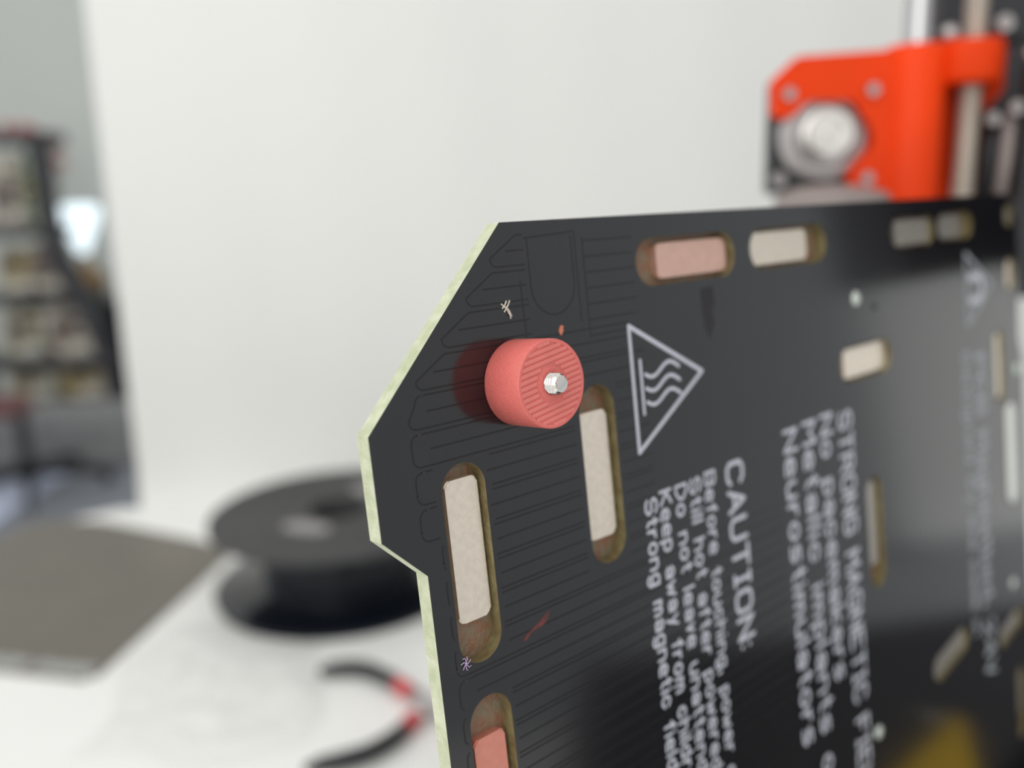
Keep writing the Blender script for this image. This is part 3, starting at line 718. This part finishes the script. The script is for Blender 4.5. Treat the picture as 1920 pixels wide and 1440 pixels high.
bundle(-1990, -1852, -74, 125, 'cloth1', 'cream and maroon fabric stack at the right of the second tier', G1)
bundle(-2150, -1990, -348, -140, 'cloth3', 'grey cream fabric stack at the left of the third tier', G1)
bundle(-1980, -1765, -348, -130, 'cloth1', 'wide cream fabric stack at the right of the third tier', G1)
bundle(-2160, -1960, -532, -395, 'cloth3', 'grey printed fabric at the left of the lowest tier', G1)
bundle(-1950, -1720, -532, -395, 'cloth2', 'cream and ochre fabric at the right of the lowest tier', G1)
# ---- grey bench
be = empty('upholstered_bench', (-1750, 3445, -740), 'long low grey upholstered bench in front of the black rack', 'bench')
bm = NB(); box(bm, -420, 460, -90, 90, 92, 235, bev=22, seg=3); obj('cushion', bm, M['bench'], be, smooth=True)
bm = NB(); box(bm, -415, 455, -85, 85, 12, 92, bev=8); obj('plinth', bm, M['bench'], be)
for x in (-390, 430):
    for y in (-65, 65):
        bm = NB(); lathe(bm, [(0, 0), (14, 0), (18, 14), (0, 14)], 12, Matrix.Translation((x, y, 0))); obj('foot', bm, M['black'], be)
# ---- rug and swivel stool
bm = NB(); box(bm, -2500, -1745, 2450, 3230, -740, -728, bev=5)  # bright patch of daylight on the floor, built as a thin pale slab
tag(obj('floor_light_patch', bm, M['light_patch'], off=(-2100, 2850, -740)), 'daylight on the floor built as a pale blue rug under the black swivel stool', 'light_patch')
st = empty('swivel_stool', (-1792, 3060, -728), 'black swivel stool base with splayed legs on the pale rug', 'stool')
bm = NB(); lathe(bm, [(0, 40), (34, 40), (34, 110), (22, 120), (22, 280), (0, 280)], 24); obj('column', bm, M['black'], st, smooth=True, auto=0.6)
bm = NB(); lathe(bm, [(0, 280), (120, 280), (155, 290), (160, 310), (140, 330), (0, 336)], 32, Matrix.Translation((-118, 0, 0))); obj('seat', bm, M['maroon'], st, smooth=True, auto=0.6)
for k in range(5):
    a = math.radians(-62 + 72 * k); c, s_ = math.cos(a), math.sin(a)
    bm = NB(); tube(bm, [(0, 0, 70), (c * 150, s_ * 150, 62), (c * 270, s_ * 270, 42)], [20, 17, 13], 10); lg = obj('leg', bm, M['black'], st, smooth=True)
    bm = NB(); lathe(bm, [(0, -9), (24, -9), (24, 9), (0, 9)], 16, place((c * 270, s_ * 270, 25), (s_, -c, 0))); obj('castor', bm, M['black'], lg)
# ---- low dark cabinet, lamp standing in for a glint, vase with twigs
cb = empty('low_cabinet', (-1620, 3950, -740), 'dark low cabinet behind the rack carrying the made-up glint lamp', 'cabinet')
bm = NB(); box(bm, -560, 420, -60, 160, 40, 592, bev=6); obj('body', bm, M['blackmetal'], cb)
for x in (-540, 400):
    bm = NB(); box(bm, x - 18, x + 18, -40, 140, 0, 42); obj('foot', bm, M['blackmetal'], cb)
for x0 in (-552, -64):
    bm = NB(); box(bm, x0, x0 + 476, -72, -61, 56, 580, bev=3); dr = obj('door', bm, M['black'], cb)
    bm = NB(); lathe(bm, [(0, 0), (9, 0), (12, 14), (0, 18)], 12, place((x0 + (440 if x0 < -100 else 36), -72, 360), (0, -1, 0))); obj('knob', bm, M['zinc'], dr)
LS = Vector((-1936, 3990, -148))
lp = empty('glint_lamp', LS, 'made-up small lamp, its glowing tapered shade standing in for a glint beside the rack', 'lamp')
bm = NB(); lathe(bm, [(0, 0), (62, 0), (66, 8), (80, 40), (84, 90), (62, 130), (26, 152), (14, 190), (14, 240), (0, 240)], 32); obj('base', bm, M['terracotta'], lp, smooth=True, auto=0.8)
bm = NB(); lathe(bm, [(0, 206), (20, 208), (44, 270), (76, 350), (88, 392), (80, 414), (56, 422), (0, 424)], 8, Matrix.Rotation(0.4, 4, 'Z')); obj('glint_shade', bm, M['glintglow'], lp, smooth=True, auto=1.2)  # made-up glowing shade in place of a bright glint
vz = empty('twig_vase', (-2125, 4030, -148), 'tall olive twigs with red blooms in a vase behind the black rack', 'vase')
bm = NB(); lathe(bm, [(0, 0), (50, 0), (64, 80), (52, 190), (30, 240), (36, 260), (24, 258), (0, 30)], 24); obj('vase', bm, M['twig'], vz, smooth=True)
random.seed(9)
bm = NB(); tips = []
for k in range(16):
    tx = random.uniform(-60, 105); tz = random.uniform(520, 740)
    tube(bm, [(random.uniform(-12, 12), random.uniform(-12, 12), 230), (tx * 0.5, random.uniform(-20, 20), 230 + (tz - 230) * 0.55), (tx, random.uniform(-30, 30), tz)], [5, 4, 2], 6)
    for q in range(7):
        f_ = random.uniform(0.35, 1); c_ = Vector((tx * f_, random.uniform(-30, 30), 230 + (tz - 230) * f_)); a_ = Vector((random.uniform(-1, 1), random.uniform(-.4, .4), random.uniform(-.2, 1))).normalized() * 38
        b_ = a_.orthogonal().normalized() * 11
        bm.faces.new([bm.verts.new(p) for p in (c_, c_ + a_ * 0.5 + b_, c_ + a_, c_ + a_ * 0.5 - b_)])
obj('twig_foliage', bm, M['twig'], vz)['kind'] = 'stuff'
for x, z in ((-95, 766), (-18, 762), (20, 746), (118, 683), (128, 608), (-60, 700)):
    bm = NB(); bmesh.ops.create_icosphere(bm, subdivisions=2, radius=25, matrix=Matrix.Translation((x, -10, z)) @ Matrix.Diagonal((1, 1, 0.8, 1)))
    for v in bm.verts: v.co += Vector((random.uniform(-3, 3), random.uniform(-3, 3), random.uniform(-3, 3)))
    obj('bloom', bm, M['redflower'], vz, smooth=True)
    bm = NB(); tube(bm, [(0, 0, 240), (x * 0.6, -5, 450), (x, -10, z - 12)], 3, 6); obj('stem', bm, M['twig'], vz)
